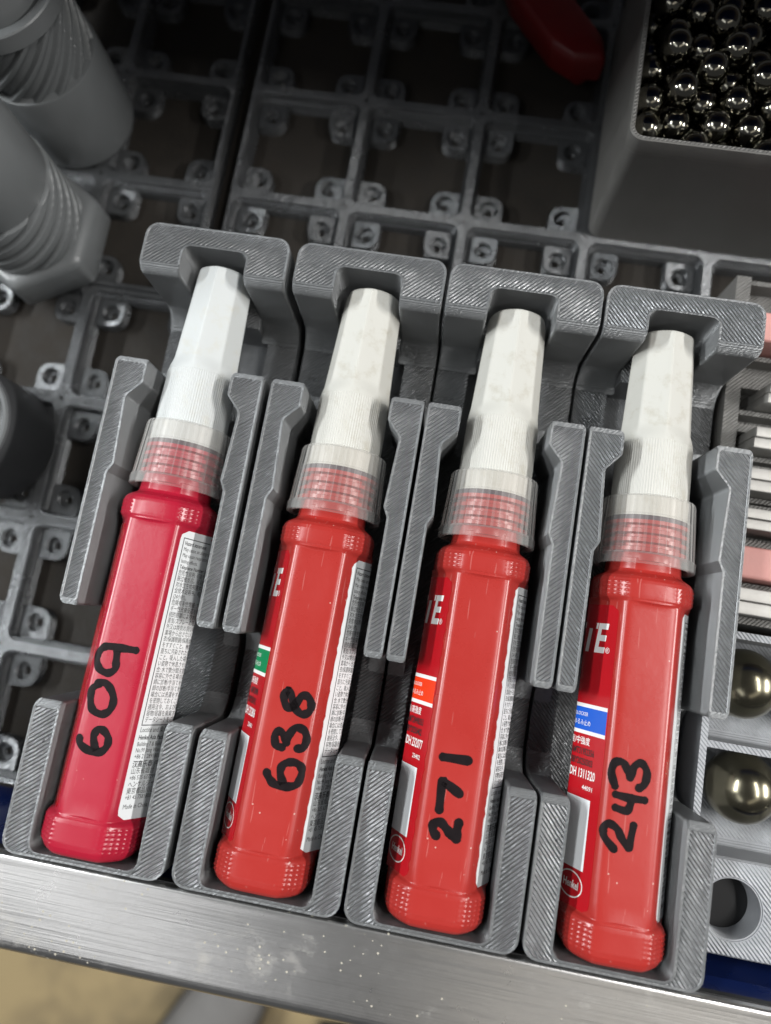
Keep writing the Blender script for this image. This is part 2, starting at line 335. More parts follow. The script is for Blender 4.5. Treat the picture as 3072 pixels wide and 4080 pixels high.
# tab: +x,+y point to the corner of the cell
def make_tab():
    b = MB(); n = 40
    def edge(t):
        c, s = math.cos(t), math.sin(t)
        if c <= 0 and s <= 0: return 4.9/max(abs(c)**6+abs(s)**6, 1e-9)**(1/6)*0.98 if False else 5.0*(1.0/(abs(c)**2.3+abs(s)**2.3))**(1/2.3)
        k = []
        if c > 0: k.append(5.4/c)
        if c < 0: k.append(5.0/-c)
        if s > 0: k.append(5.4/s)
        if s < 0: k.append(5.0/-s)
        return min(k)
    O = [(edge(2*math.pi*i/n)*math.cos(2*math.pi*i/n), edge(2*math.pi*i/n)*math.sin(2*math.pi*i/n)) for i in range(n)]
    def oz(k, z): return [(x*k, y*k, z) for x, y in O]
    b.loft([oz(1, 0.05), oz(1, 3.9), oz(.93, 4.3), circ(0, 0, 3.2, n, 4.3), circ(0, 0, 2.95, n, 4.0), circ(0, 0, 2.95, n, 2.0), circ(0, 0, 1.3, n, 1.9), circ(0, 0, 1.3, n, 0.05)], False, False)
    return mesh_data('magnet_tab', b.V, b.F, [M['plate']], None, 30)
tab_mesh = make_tab()
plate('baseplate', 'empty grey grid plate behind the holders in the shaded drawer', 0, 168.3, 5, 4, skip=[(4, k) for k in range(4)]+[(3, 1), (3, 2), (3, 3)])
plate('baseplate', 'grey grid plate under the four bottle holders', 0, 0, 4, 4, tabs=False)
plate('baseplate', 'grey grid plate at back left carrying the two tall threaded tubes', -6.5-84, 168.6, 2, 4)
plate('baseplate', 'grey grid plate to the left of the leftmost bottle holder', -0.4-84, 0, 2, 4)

# ---------------------------------------------------------------- bottle holders
HZ = 49.7
def levels_map(poly, zs, fmap):
    return [[(x, fmap(x, y, zq), z) for x, y in poly] for z, zq in zs]
def fillet_levels(z0, z1, rtop, rbot, lt=0.30, lb=0.42):
    """pairs of levels, one pair per printed layer, so that the rounded ends come out as fine steps"""
    zs = []
    if rbot:
        n = int(round(rbot/lb))
        for k in range(n): zs += [(z0+rbot*k/n, z0+rbot*(k+.5)/n), (z0+rbot*(k+1)/n-1e-4, z0+rbot*(k+.5)/n)]
    else: zs.append((z0, z0+1))
    n = int(round(rtop/lt))
    for k in range(n): zs += [(z1-rtop+rtop*k/n, z1-rtop+rtop*(k+.5)/n), (z1-rtop+rtop*(k+1)/n-1e-4, z1-rtop+rtop*(k+.5)/n)]
    return zs
def setback(z, z0, z1, rtop, rbot):
    """how far an end face stands back (+) from its plane at height z; flares out (-) at the foot"""
    if rtop and z > z1-rtop: return rtop-math.sqrt(max(0, rtop**2-(z-(z1-rtop))**2))
    if rbot and z < z0+rbot: return -(rbot-math.sqrt(max(0, rbot**2-(z0+rbot-z)**2)))
    return 0.0
def part_from_levels(name, rings, hmat, parent, smooth=25):
    b = MB(); b.loft(rings)
    me = mesh_data(name, b.V, b.F, [hmat, M['rim']], None, False)
    bm = bmesh.new(); bm.from_mesh(me); bm.faces.ensure_lookup_table()
    top = max(bm.faces, key=lambda f: f.calc_center_median().z)
    for f in bm.faces: f.material_index = 1
    top.material_index = 0
    r = bmesh.ops.inset_region(bm, faces=[top], thickness=0.55*S, depth=0)
    for f in r['faces']: f.material_index = 1
    r2 = bmesh.ops.inset_region(bm, faces=[top], thickness=0.12*S, depth=-0.05*S)
    for f in r2['faces']: f.material_index = 1
    bm.to_mesh(me); bm.free()
    for p in me.polygons: p.use_smooth = True
    me.set_sharp_from_angle(angle=math.radians(smooth))
    return link(name, me, parent)
def make_holder(idx, hmat):
    root = empty('bottle_holder', (0, 0, 0))
    z0 = 20.0
    # rear block
    pl = round_poly([(0.25, 153.3, .9), (11.7, 153.3, .9), (11.7, 161.9, 2.6), (29.8, 161.9, 2.6), (29.8, 153.3, .9), (41.25, 153.3, .9), (41.25, 167.5, 3.6), (0.25, 167.5, 3.6)], 5)
    zs = fillet_levels(z0, HZ, 3.0, 7.0)
    rings = levels_map(pl, zs, lambda x, y, z: y+setback(z, z0, HZ, 3.0, 7.0)*max(0, min(1, (161.9-y)/8.0)) )
    part_from_levels('rear_block', rings, hmat, root)
    # side posts
    for side in (0, 1):
        P = [(0.25, 60.7, .9), (5.0, 60.7, .9), (5.0, 96.0, .6), (6.3, 98.6, .8), (5.3, 117.2, 2.0), (9.1, 121.8, 1.8), (9.1, 128.3, 1.0), (0.25, 128.3, .9)]
        if side: P = [(41.5-x, y, r) for x, y, r in reversed(P)]
        pl = round_poly(P, 4)
        zs = fillet_levels(z0, HZ, 1.9, 7.0)
        def fm(x, y, z):
            s = setback(z, z0, HZ, 1.9, 7.0)
            if y > 118: return y-s*max(0, min(1, (y-120)/6.0))
            if y < 68: return y+s*max(0, min(1, (68-y)/6.0))
            return y
        part_from_levels('side_post', levels_map(pl, zs, fm), hmat, root)
    # front cradle
    pl = round_poly([(0.25, 0, 3.6), (41.25, 0, 3.6), (41.25, 36.6, .9), (34.4, 36.6, .9), (34.4, 1.25, 2.4), (7.1, 1.25, 2.4), (7.1, 36.6, .9), (0.25, 36.6, .9)], 5)
    zs = fillet_levels(z0, HZ, 2.1, 7.0)
    part_from_levels('front_cradle', levels_map(pl, zs, lambda x, y, z: y-setback(z, z0, HZ, 2.1, 7.0)*max(0, min(1, (y-28)/7.0))), hmat, root)
    # base with rails
    b = MB()
    out = rrect(0.25, 41.25, 0, 167.5, 3.6, 5)
    b.loft([[(x, y, z) for x, y in rrect(2.6, 38.9, 2.4, 165.1, 1.6, 5)] for z in (-4.2,)]+[[(x, y, -2.2) for x, y in rrect(2.6, 38.9, 2.4, 165.1, 1.6, 5)]]+[[(x, y, z) for x, y in out] for z in (0.35, 12.0)])
    for sx in (0, 1):
        for (a0, a1, w) in ((36.6, 60.7, 7.0), (128.3, 153.3, 9.6)):
            x0, x1 = (0.25, w) if not sx else (41.5-w, 41.25)
            b.loft([[(x, y, z) for x, y in ((x0, a0-9), (x1, a0-9), (x1, a1+9), (x0, a1+9))] for z in (12.0, 19.95)], False, True)
    for (a0, a1) in ((27.0, 69.0), ): pass
    b.box(7.0, 34.5, 1.0, 27.0, 12.0, 26.6); b.box(11.6, 29.9, 150, 162.2, 12, 26.6); b.box(5.2, 36.3, 66, 122, 12, 19.9)
    b.build('base', [hmat], root, 25)
    return root
names = ['609', '638', '271', '243']
protoH = []
for i in range(4):
    h = make_holder(i, M['holder'][i])
    h.location = ((42*i+(-0.9 if i == 0 else 0))*S, 0, 0)
    if i == 0: h.rotation_euler = (0, 0, math.radians(0.15))
    pos = ('leftmost of the four, beside the bare grid plate', 'second of the four from the left', 'third of the four from the left', 'rightmost of the four, beside the pale ball tray')[i]
    tag(h, 'grey printed holder under bottle %s, %s' % (names[i], pos), 'holder', 'grey bottle holders')

# ---------------------------------------------------------------- bottles
HEXA = 11.4
def section_r(t, a, p):
    """radius of a rounded hexagon with a flat on top; t is the angle from straight up"""
    s = sum(abs(math.cos(t-math.radians(60*k)))**p for k in range(3))
    return a/s**(1/p)
# arc-length table of the body section (s > 0 to the right)
_T = np.linspace(0, math.pi, 2001); _R = np.array([section_r(t, HEXA, 22) for t in _T])
_X = _R*np.sin(_T); _Z = _R*np.cos(_T)
_SL = np.concatenate([[0], np.cumsum(np.hypot(np.diff(_X), np.diff(_Z)))])
def surf(s, y, off=0.0):
    a = min(abs(s), _SL[-1]-1e-3); sg = 1 if s >= 0 else -1
    x = np.interp(a, _SL, _X); z = np.interp(a, _SL, _Z)
    d = 0.3
    tx = np.interp(a+d, _SL, _X)-np.interp(max(a-d, 0), _SL, _X); tz = np.interp(a+d, _SL, _Z)-np.interp(max(a-d, 0), _SL, _Z)
    if a < d: tx, tz = 1, 0
    l = math.hypot(tx, tz); nx, nz = -tz/l, tx/l
    return (float(sg*(x+nx*off)), y, float(z+nz*off))
NB = 240
def bottle_body_mesh():
    prof = []                     # (y, radius factor mode, roundness p, knurl)
    def R(y):
        # returns (a, circ_r, blend)  blend 0 = hexagon, 1 = round
        pts = [(0.0, 6.5, .8), (0.5, 9.2, .8), (1.1, 10.6, .8), (2.2, 11.7, .75), (3.6, 12.45, .72), (5.0, 12.8, .7), (8.6, 12.95, .7), (9.5, 12.8, .7), (10.2, 12.3, .6), (10.7, 11.9, .3), (11.2, 11.75, 0.0), (12.5, 11.75, 0)]
        return pts
    A = [(0.0, 8.6, .85), (0.2, 10.0, .85), (0.7, 11.2, .85), (1.5, 12.1, .85), (2.6, 12.7, .85), (4.0, 13.0, .85), (8.4, 13.0, .8), (9.2, 12.85, .75), (9.8, 12.4, .6), (10.2, 12.0, .25), (10.6, 11.9, 0.0)]
    Bt = [(83.0, 11.9, 0.0), (83.5, 12.1, .25), (84.1, 12.6, .6), (84.6, 12.9, .7), (85.4, 13.0, .75), (88.2, 13.0, .8), (89.2, 12.8, .85), (90.0, 12.2, .9), (90.6, 11.3, .95), (91.2, 10.2, 1), (91.9, 9.7, 1), (94.2, 9.55, 1), (95.0, 9.5, 1)]
    ys = []
    def dens(P, step):
        out = []
        for (a, b) in zip(P[:-1], P[1:]):
            n = max(1, int(round((b[0]-a[0])/step)))
            for k in range(n):
                t = k/n; out.append(tuple(a[q]+(b[q]-a[q])*t for q in range(3)))
        out.append(P[-1]); return out
    L = dens(A, .22)+[(y, 11.9, 0.0) for y in (14, 30, 45, 60, 75, 82)]+dens(Bt, .22)
    rings = []
    for y, r, bl in L:
        kn0 = 1.0 if 2.4 < y < 8.8 else (0.8 if 84.8 < y < 88.8 else 0)
        ring = []
        for i in range(NB):
            t = 2*math.pi*i/NB
            h = section_r(t, HEXA*(r/11.9), 22); c = r
            # the ends are softened squares: flatter on top and bottom
            q = r/((abs(math.cos(t))**4.0+abs(math.sin(t))**4.0)**(1/4.0))*0.91
            c = min(r*1.02, q) if (bl > .5 and y < 50) else (min(r, r/((abs(math.cos(t))**3.0+abs(math.sin(t))**3.0)**(1/3.0))*0.93) if bl > .5 else r)
            rr = h*(1-bl)+c*bl
            if kn0:
                ta = abs(((t+math.pi) % (2*math.pi))-math.pi)
                if math.radians(24) < ta < math.radians(82):
                    u = math.cos(t*NB/5.0); v = math.cos(2*math.pi*y/1.05)
                    rr += 0.22*kn0*max(0, u)*max(0, v+.4)
            ring.append((rr*math.sin(t), y, rr*math.cos(t)))
        rings.append(ring)
    b = MB(); b.loft(rings, True, True)
    return mesh_data('bottle_body', b.V, b.F, [], None, 'all')
def neck_mesh():
    b = MB(); n = 72; rings = []
    y = 94.4
    prof = [(94.4, 9.4), (96.0, 9.4)]
    for k in range(4):
        q = 96.3+k*2.35; prof += [(q, 9.3), (q+.35, 10.6), (q+1.3, 10.6), (q+1.65, 9.3)]
    prof += [(105.8, 9.3)]
    for y, r in prof: rings.append([(r*math.sin(2*math.pi*i/n), y, r*math.cos(2*math.pi*i/n)) for i in range(n)])
    b.loft(rings); return mesh_data('neck', b.V, b.F, [], None, 30)
def collar_mesh():
    b = MB(); n = 42*5; rings = []
    outer = [(93.2, 12.3, 0), (93.4, 12.75, 0), (95.6, 12.85, 0), (95.9, 12.7, 0), (96.1, 12.5, 1), (110.4, 11.75, 1), (111.0, 11.55, 1), (111.2, 11.2, 0)]
    inner = [(111.2, 10.5, 0), (106.5, 10.55, 0), (106.2, 11.0, 0), (93.4, 11.3, 0)]
    for y, r, g in outer+inner:
        ring = []
        for i in range(n):
            t = 2*math.pi*i/n; rr = r-(0.34 if (g and i % 5 == 0) else 0)
            ring.append((rr*math.sin(t), y, rr*math.cos(t)))
        rings.append(ring)
    rings.append(rings[0]); b.loft(rings, False, False)
    return mesh_data('collar', b.V, b.F, [], None, 18)
def seal_mesh():
    b = MB(); n = 72; rings = [[(r*math.sin(2*math.pi*i/n), y, r*math.cos(2*math.pi*i/n)) for i in range(n)] for y, r in ((103.9, 9.2), (103.9, 10.45), (105.8, 10.45), (105.8, 9.2))]
    b.loft(rings); return mesh_data('seal_ring', b.V, b.F, [], None, 30)
def cap_mesh():
    b = MB(); ribs = 94; n = ribs*4; rings = []
    for y, r, g in [(105.9, 9.0, 0), (105.9, 10.35, 0), (111.0, 10.35, 0), (111.25, 10.0, 0), (111.3, 9.85, 1), (119, 9.78, 1), (126.2, 9.72, 1), (126.5, 9.6, 0)]:
        rings.append([((r-(0.11 if g and i % 4 >= 2 else 0))*math.sin(2*math.pi*i/n), y, (r-(0.11 if g and i % 4 >= 2 else 0))*math.cos(2*math.pi*i/n)) for i in range(n)])
    for y, r, bl in [(127.0, 9.55, 0), (128.0, 9.45, .25), (129.0, 9.3, .55), (130.0, 9.15, .85), (131.0, 9.08, 1), (145, 8.45, 1), (155.6, 8.0, 1), (156.6, 7.9, .7), (157.2, 7.65, .35), (157.55, 7.2, .2)]:
        ring = []
        for i in range(n):
            t = 2*math.pi*i/n; k = ((t) % (math.pi/4))-math.pi/8
            o = r*0.945/max(math.cos(k), 1e-6); o = min(o, r*1.012)
            rr = r*(1-bl)+o*bl; ring.append((rr*math.sin(t), y, rr*math.cos(t)))
        rings.append(ring)
    b.loft(rings); return mesh_data('cap', b.V, b.F, [], None, 14)
ME = dict(body=bottle_body_mesh(), neck=neck_mesh(), collar=collar_mesh(), seal=seal_mesh(), cap=cap_mesh())
for m in ME.values(): m.materials.append(M['black'])
def obj_mat(o, mat):
    o.material_slots[0].link = 'OBJECT'; o.material_slots[0].material = mat
    return o

# ---- flat shapes wrapped round the bottle
def text_polys(s, size, align='LEFT', bold=0.0, space=1.0, lines=1.0, shear=0.0, xs=1.0):
    cu = bpy.data.curves.new('t', 'FONT'); cu.body = s; cu.size = size; cu.align_x = align; cu.space_line = lines; cu.space_character = space
    cu.offset = bold; cu.shear = shear; cu.resolution_u = 2; cu.fill_mode = 'FRONT'
    o = bpy.data.objects.new('t', cu); COL.objects.link(o)
    dg = bpy.context.evaluated_depsgraph_get(); me = bpy.data.meshes.new_from_object(o.evaluated_get(dg))
    V = [(v.co.x*xs, v.co.y) for v in me.vertices]; F = [tuple(p.vertices) for p in me.polygons]
    bpy.data.objects.remove(o); bpy.data.curves.remove(cu); bpy.data.meshes.remove(me)
    return V, F
class Flat:
    """2-D shapes in (s, y) of the bottle wall"""
    def __init__(f): f.V = []; f.F = []
    def add(f, V, F): b = len(f.V); f.V += V; f.F += [tuple(b+i for i in q) for q in F]
    def text(f, s, x, y, size, **k):
        V, F = text_polys(s, size, **k); f.add([(a+x, b_+y) for a, b_ in V], F)
    def rect(f, s0, s1, y0, y1, ns=1, ny=1):
        V = [(s0+(s1-s0)*i/ns, y0+(y1-y0)*j/ny) for j in range(ny+1) for i in range(ns+1)]
        f.add(V, [(j*(ns+1)+i, j*(ns+1)+i+1, (j+1)*(ns+1)+i+1, (j+1)*(ns+1)+i) for j in range(ny) for i in range(ns)])
    def frame(f, s0, s1, y0, y1, w):
        f.rect(s0, s1, y0, y0+w, 16); f.rect(s0, s1, y1-w, y1, 16); f.rect(s0, s0+w, y0+w, y1-w); f.rect(s1-w, s1, y0+w, y1-w)
    def ellipse(f, cs, cy, a, b_, w, n=40):
        V = [(cs+(a-d)*math.cos(2*math.pi*i/n), cy+(b_-d)*math.sin(2*math.pi*i/n)) for d in (0, w) for i in range(n)]
        f.add(V, [(i, (i+1) % n, n+(i+1) % n, n+i) for i in range(n)])
    def mesh(f, name, mat, off):
        V = [surf(s, y, off) for s, y in f.V]
        return mesh_data(name, V, f.F, [mat], None, 'all', recalc=False)
def label_mesh(name, s0, s1, y0, y1, mat, wear=0.0, seed=1, thick=0.10):
    """a film with rounded corners on the bottle wall, with its own thickness"""
    r = random.Random(seed)
    ns, ny = 26, 60; r0 = 2.2; V = []; F = []
    ph = [r.uniform(0, 6.28) for _ in range(4)]
    def jag(y): return wear*(0.5*math.sin(y*1.3+ph[0])+0.35*math.sin(y*3.1+ph[1])+0.3*math.sin(y*7.7+ph[2])+0.15*r.uniform(-1, 1))
    jl = [jag(y0+(y1-y0)*j/ny) for j in range(ny+1)]
    for lay in (0, 1):
        for j in range(ny+1):
            y = y0+(y1-y0)*j/ny; d = min(y-y0, y1-y); ins = 0
            if d < r0: ins = r0-math.sqrt(max(0, r0**2-(r0-d)**2))
            for i in range(ns+1):
                t = i/ns; a = s0+(ins if s0 > 0 else 0); b = s1-(ins if s1 < 0 else 0)
                # near edge (towards the top of the bottle) is the worn one
                if s0 > 0: a += jl[j]
                else: b += jl[j]
                s = a+(b-a)*t; V.append(surf(s, y, thick if lay == 0 else 0.0))
    k = (ns+1)*(ny+1)
    for j in range(ny):
        for i in range(ns):
            q = (j*(ns+1)+i, j*(ns+1)+i+1, (j+1)*(ns+1)+i+1, (j+1)*(ns+1)+i); F.append(q)
    def side(a, b): F.append((a, b, b+k, a+k))
    for j in range(ny):
        side((j+1)*(ns+1), j*(ns+1)); side(j*(ns+1)+ns, (j+1)*(ns+1)+ns)
    for i in range(ns): side(i, i+1); side(ny*(ns+1)+i+1, ny*(ns+1)+i)
    return mesh_data(name, V, F, [mat], None, 60)
Y0 = 1.5           # bottle origin in the holder
HAZ = ("Hazard statement:\nMay cause an allergic skin reaction.\nMay cause respiratory irritation. Long\nlasting effects.\nTelephone Number: (24h)\n"
"危险性说明: 可能导致皮\n肤过敏反应。可能对\n对水生生物有害并具\n全技术说明书。电话\n(24小时)。\n危険有害性情報: アレル\nギー性皮膚反応を起こす\n続的影響により水生生物\n蒸気/スプレーの吸入を\n外又は換気の良い場所で\n"
"業場から出さないこと。保護\n衣/保護眼鏡/保護面を着用すること\nをすすぐこと。無理に吐かせないこと\n直ちに汚染された衣類を全て脱ぐ\nこと。吸入した場合: 被災者を空気の\nい姿勢で休息させること。直ちに医\n合: 水で数分間注意深く洗うこと。\n容易に外せる場合は外すこと。その後\n師に診断/手当てを受けること。皮膚\n師の診断/手当てを受けること。汚染\n場合には洗濯をすること。保管: 換気\nを密閉しておくこと。施錠して保管\n適用法令、および製品特性に従い、\n容物/容器を廃棄すること。国際\nデータシートをご参照ください。")
def back_print(ds):
    f = Flat()
    f.frame(9.2, 27.5, 34.0-Y0+.6, 82.4-Y0, 0.22)
    nl = HAZ.split('\n')
    y = 80.6-Y0
    for i, t in enumerate(nl):
        f.text(t, 9.9, y, 1.42 if i < 5 else 1.55, bold=0.02 if i in (0, 4) else 0.0, xs=0.72)
        y -= 1.555
    low = [('Loctite and 樂泰 are Registered Trademarks', 33.0, 1.75, .72), ('Henkel Asia Pacific & China Headquarters', 31.2, 1.55, .72), ('Building 7 & Building 8', 29.6, 1.5, .72), ('No.99 Jiang Wan Cheng Road', 28.1, 1.5, .72), ('+86 21 28918000', 26.6, 1.5, .8),
           ('汉高乐泰 (中国)', 24.6, 1.8, .85), ('山东省烟台', 23.0, 1.7, .85), ('+86 535 6372998', 21.5, 1.5, .8), ('ヘンケルジャパン', 19.8, 1.7, .8), ('東京都品川区', 18.2, 1.7, .85), ('+81 45 7581800', 16.8, 1.5, .8), ('Made in China', 14.6, 1.6, .8)]
    for t, yy, sz, xs in low: f.text(t, 9.2, yy-Y0, sz, xs=xs, bold=0.03 if t.startswith(('Henkel', '汉')) else 0.0)
    f.V = [(s_+ds, y_) for s_, y_ in f.V]
    return f.mesh('small_print', M['print_black'], 0.13)
back_print_me = [back_print(d) for d in (0, 2.9, 3.2, 4.4)]
back_label_me = [label_mesh('back_label', (8.2, 10.4, 10.2, 10.0)[i], 29.5, 12.0-Y0, 84.3-Y0, M['paper'], w, 3+i) for i, w in enumerate((0.0, 0.25, 0.45, 0.0))]

STROKES = {"609": [[[-7.4, 28.1], [-6.7, 26.6], [-4.2, 25.5], [-1.6, 25.6], [-0.2, 27.1], [-0.2, 29.1], [-1.6, 30.6], [-3.1, 30.8], [-3.9, 29.3], [-3.4, 27.4], [-2.4, 25.9]], [[-5.4, 41.5], [-7.1, 39.9], [-6.9, 37.4], [-5.8, 35.1], [-3.4, 34.4], [-1.6, 35.5], [-1.1, 37.9], [-2.1, 40.2], [-4.1, 41.8], [-6.1, 41.5]], [[1.6, 50.9], [-1.6, 50.8], [-5.2, 50.7], [-6.8, 50.1], [-7.8, 48.4], [-7.6, 46.5], [-6.3, 44.8], [-4.1, 44.3], [-2.6, 45.6], [-2.8, 47.6], [-3.1, 49.9]]],
"638": [[[-2.4, 28.3], [-1.5, 27.0], [0.1, 25.9], [2.8, 25.8], [5.2, 26.7], [6.0, 28.6], [5.8, 30.6], [4.2, 31.6], [2.2, 31.3], [1.0, 30.2], [1.0, 28.4], [2.2, 26.2]], [[0.2, 34.5], [-1.4, 34.8], [-2.1, 36.9], [-1.3, 38.1], [0.1, 37.3], [1.0, 35.7]], [[1.0, 35.8], [1.3, 37.7], [2.6, 39.6], [4.7, 39.3], [5.7, 37.4], [5.2, 35.4], [3.8, 34.9]], [[-1.0, 48.0], [-1.8, 46.6], [-1.0, 44.5], [0.4, 43.9], [1.5, 45.2], [2.7, 47.3], [4.3, 47.1], [5.3, 45.3], [4.8, 43.6], [3.2, 43.0], [1.3, 44.3], [0.1, 46.6], [-1.0, 48.0]]],
"271": [[[-1.8, 21.4], [-2.8, 22.6], [-2.7, 24.1], [-1.2, 24.5], [0.2, 23.5], [1.7, 22.2], [3.0, 21.5]], [[3.0, 25.3], [2.8, 23.4], [3.0, 21.5]], [[-2.0, 27.2], [-2.2, 33.3], [-1.3, 33.4], [2.2, 31.6]], [[-3.0, 39.2], [3.2, 39.4]]],
"243": [[[-2.7, 26.0], [-5.2, 28.4], [-5.5, 30.3], [-4.3, 31.4], [-2.4, 30.5], [-1.1, 28.5], [0.6, 26.8]], [[0.6, 26.8], [1.2, 32.0]], [[-3.4, 35.2], [-0.7, 34.9], [0.1, 36.9], [0.2, 38.0]], [[-3.6, 38.1], [-0.4, 37.8], [3.2, 37.9]], [[-3.9, 39.9], [-5.0, 42.8], [-4.4, 45.2], [-2.6, 45.5], [-1.3, 43.8], [-0.6, 42.3]], [[-0.6, 42.5], [0.1, 45.0], [1.7, 46.0], [3.1, 44.2], [2.8, 41.5], [1.5, 40.3]]]}
def stroke_mesh(key, width, dx):
    b = MB(); r = random.Random(key); lay = 0
    for st in STROKES[key]:
        P = [Vector((x+dx, y)) for x, y in st]
        # smooth the traced points
        Q = []
        for i in range(len(P)-1):
            p0 = P[max(i-1, 0)]; p1 = P[i]; p2 = P[i+1]; p3 = P[min(i+2, len(P)-1)]
            for k in range(6):
                t = k/6; Q.append(0.5*((2*p1)+(p2-p0)*t+(2*p0-5*p1+4*p2-p3)*t*t+(3*p1-p0-3*p2+p3)*t**3))
        Q.append(P[-1])
        off = 0.05+0.006*lay; lay += 1
        n = len(Q); W5 = []
        for i, p in enumerate(Q):
            d = (Q[min(i+1, n-1)]-Q[max(i-1, 0)]).normalized(); nn = Vector((-d.y, d.x)); w = width/2*(1+0.10*math.sin(i*.7+lay)+r.uniform(-.04, .04))
            W5.append([p+nn*w*k for k in (-1, -.5, 0, .5, 1)])
        b.add([surf(p.x, p.y, off) for row in W5 for p in row], [(i*5+k, i*5+k+1, i*5+k+6, i*5+k+5) for i in range(n-1) for k in range(4)])
        for e, q in ((Q[0], Q[1]), (Q[-1], Q[-2])):
            d = (e-q).normalized(); a0 = math.atan2(d.y, d.x); w = width/2
            fan = [e]+[e+Vector((math.cos(a0+math.radians(a)), math.sin(a0+math.radians(a))))*w*(0.92 if abs(a) < 60 else 1) for a in range(-90, 91, 20)]
            off2 = off; b.add([surf(p.x, p.y, off2+0.002) for p in fan], [(0, i, i+1) for i in range(1, len(fan)-1)])
    return mesh_data('marker_writing', b.V, b.F, [M['ink']], None, 'all', recalc=False)

SPEC = [  # key, body, cap, offset x at foot, offset x at tip, stroke width, stripe, texts
    ('609', 'red1', 'cap1', -1.9, -0.9, 1.9, None, None),
    ('638', 'red2', 'cap2', 0.0, 0.9, 1.95, 'green', ('IDH 232806', '23401', 'AMT20498', 'BBY202412', '高强度/高強度')),
    ('271', 'red2', 'cap2', 0.5, 0.0, 2.15, 'orange', ('IDH 232077', '23402', 'AMT20498353', 'BBY20250402', '高强度/高強度')),
    ('243', 'red2', 'cap2', 0.8, -1.0, 1.85, 'bluestripe', ('IDH 1311320', '44091', 'AMT31952356', 'BBY20250303', '中强度/中強度')),
]
stripe_word = {'green': 'green', 'orange': 'orange', 'bluestripe': 'blue'}
for i, (key, bm_, cm_, fx, tx, sw, stripe, tx5) in enumerate(SPEC):
    yaw = -math.atan2(tx-fx, 158); tilt = -math.radians(0.9)
    root = empty('glue_bottle', (42*i+20.75+fx, Y0, 40.2 if i else 40.8), (tilt, 0, yaw))
    lab = {'609': 'crimson plastic bottle with clean white cap, marked 609 in black marker', '638': 'red plastic bottle marked 638 in black marker, green stripe on its label',
           '271': 'red plastic bottle marked 271 in black marker, orange stripe on its label', '243': 'red plastic bottle marked 243 in black marker, blue stripe on its label'}[key]
    tag(root, lab, 'bottle', 'red glue bottles in the holders')
    for nm, me, mt in (('bottle_body', ME['body'], bm_), ('neck', ME['neck'], bm_), ('collar', ME['collar'], 'clear'), ('cap', ME['cap'], cm_), ('seal_ring', ME['seal'], 'seal')):
        o = link(nm, me, root); obj_mat(o, M[mt])
        if nm == 'collar': o['label'] = 'cloudy clear ribbed collar over the red neck'
    o = link('marker_writing', stroke_mesh(key, sw, -fx), root); o['label'] = 'handwritten number %s in black marker' % key
    bl = link('back_label', back_label_me[i], root); link('small_print', back_print_me[i], bl)
    fl = link('front_label', label_mesh('front_label', -29.5, -8.0, 11.6-Y0, 83.6-Y0, M['red_label'], (0, .1, .4, 0)[i], 20+i), root)
    if stripe:
        f = Flat(); f.rect(-26, -8.35, 57.7-Y0, 58.6-Y0, 24); f.rect(-26, -8.35, 51.3-Y0, 52.2-Y0, 24); f.mesh
        link('stripe_border', f.mesh('stripe_border', M['print_white'], 0.12), fl)
        f = Flat(); f.rect(-26, -8.35, 52.2-Y0, 57.7-Y0, 24)
        link('stripe', f.mesh('stripe', M[stripe], 0.12), fl)
        f = Flat()
        f.text('LOCTITE', -11.6, 71.8-Y0, 10.0, align='RIGHT', bold=0.3, shear=0.18, xs=0.74)
        f.text('®', -11.2, 71.6-Y0, 2.0)
        f.text('THREADLOCKER', -14.6, 55.6-Y0, 1.3, align='RIGHT', xs=.8); f.text('ねじゆるみ止め', -13.4, 53.4-Y0, 1.5, align='RIGHT', xs=.8)
        f.text(tx5[4], -13.0, 48.9-Y0, 2.0, align='RIGHT', xs=0.8, bold=0.02)
        f.text(tx5[0], -10.2, 41.0-Y0, 2.9, align='RIGHT', xs=0.58, bold=0.06)
        f.text(tx5[1], -10.4, 38.4-Y0, 1.5, align='RIGHT', bold=0.02)
        f.ellipse(-14.5, 16.6-Y0, 4.0, 3.0, 0.28); f.text('Henkel', -14.4, 15.8-Y0, 2.5, align='CENTER', xs=0.72, bold=0.05)
        link('lettering', f.mesh('lettering', M['print_white'], 0.145), fl)
        f = Flat(); f.text(tx5[2], -11.2, 46.4-Y0, 2.2, align='RIGHT', xs=.6, bold=.05); f.text(tx5[3], -11.4, 44.0-Y0, 2.2, align='RIGHT', xs=.6, bold=.05)
        link('date_code', f.mesh('date_code', M['print_black'], 0.15), fl)
        f = Flat(); f.rect(-20.5, -10.9, 20.3-Y0, 36.4-Y0, 14)
        link('white_panel', f.mesh('white_panel', M['paper'], 0.13), fl)

# ---------------------------------------------------------------- threaded tubes on the left
def thread_ring(r, d, starts, pitch, z, n, ph=0.0, cx=0, cy=0, sharp=0.35):
    out = []
    for i in range(n):
        t = 2*math.pi*i/n; u = (starts*t/(2*math.pi)+z/pitch+ph) % 1.0
        tri = abs(2*u-1); k = min(1, max(0, (tri-sharp)/(1-sharp)*2.6)); out.append((cx+(r+d*(k-.5)*2)*math.cos(t), cy+(r+d*(k-.5)*2)*math.sin(t), z))
    return out
def cyl_rings(prof, n=96): return [circ(0, 0, r, n, z) for z, r in prof]
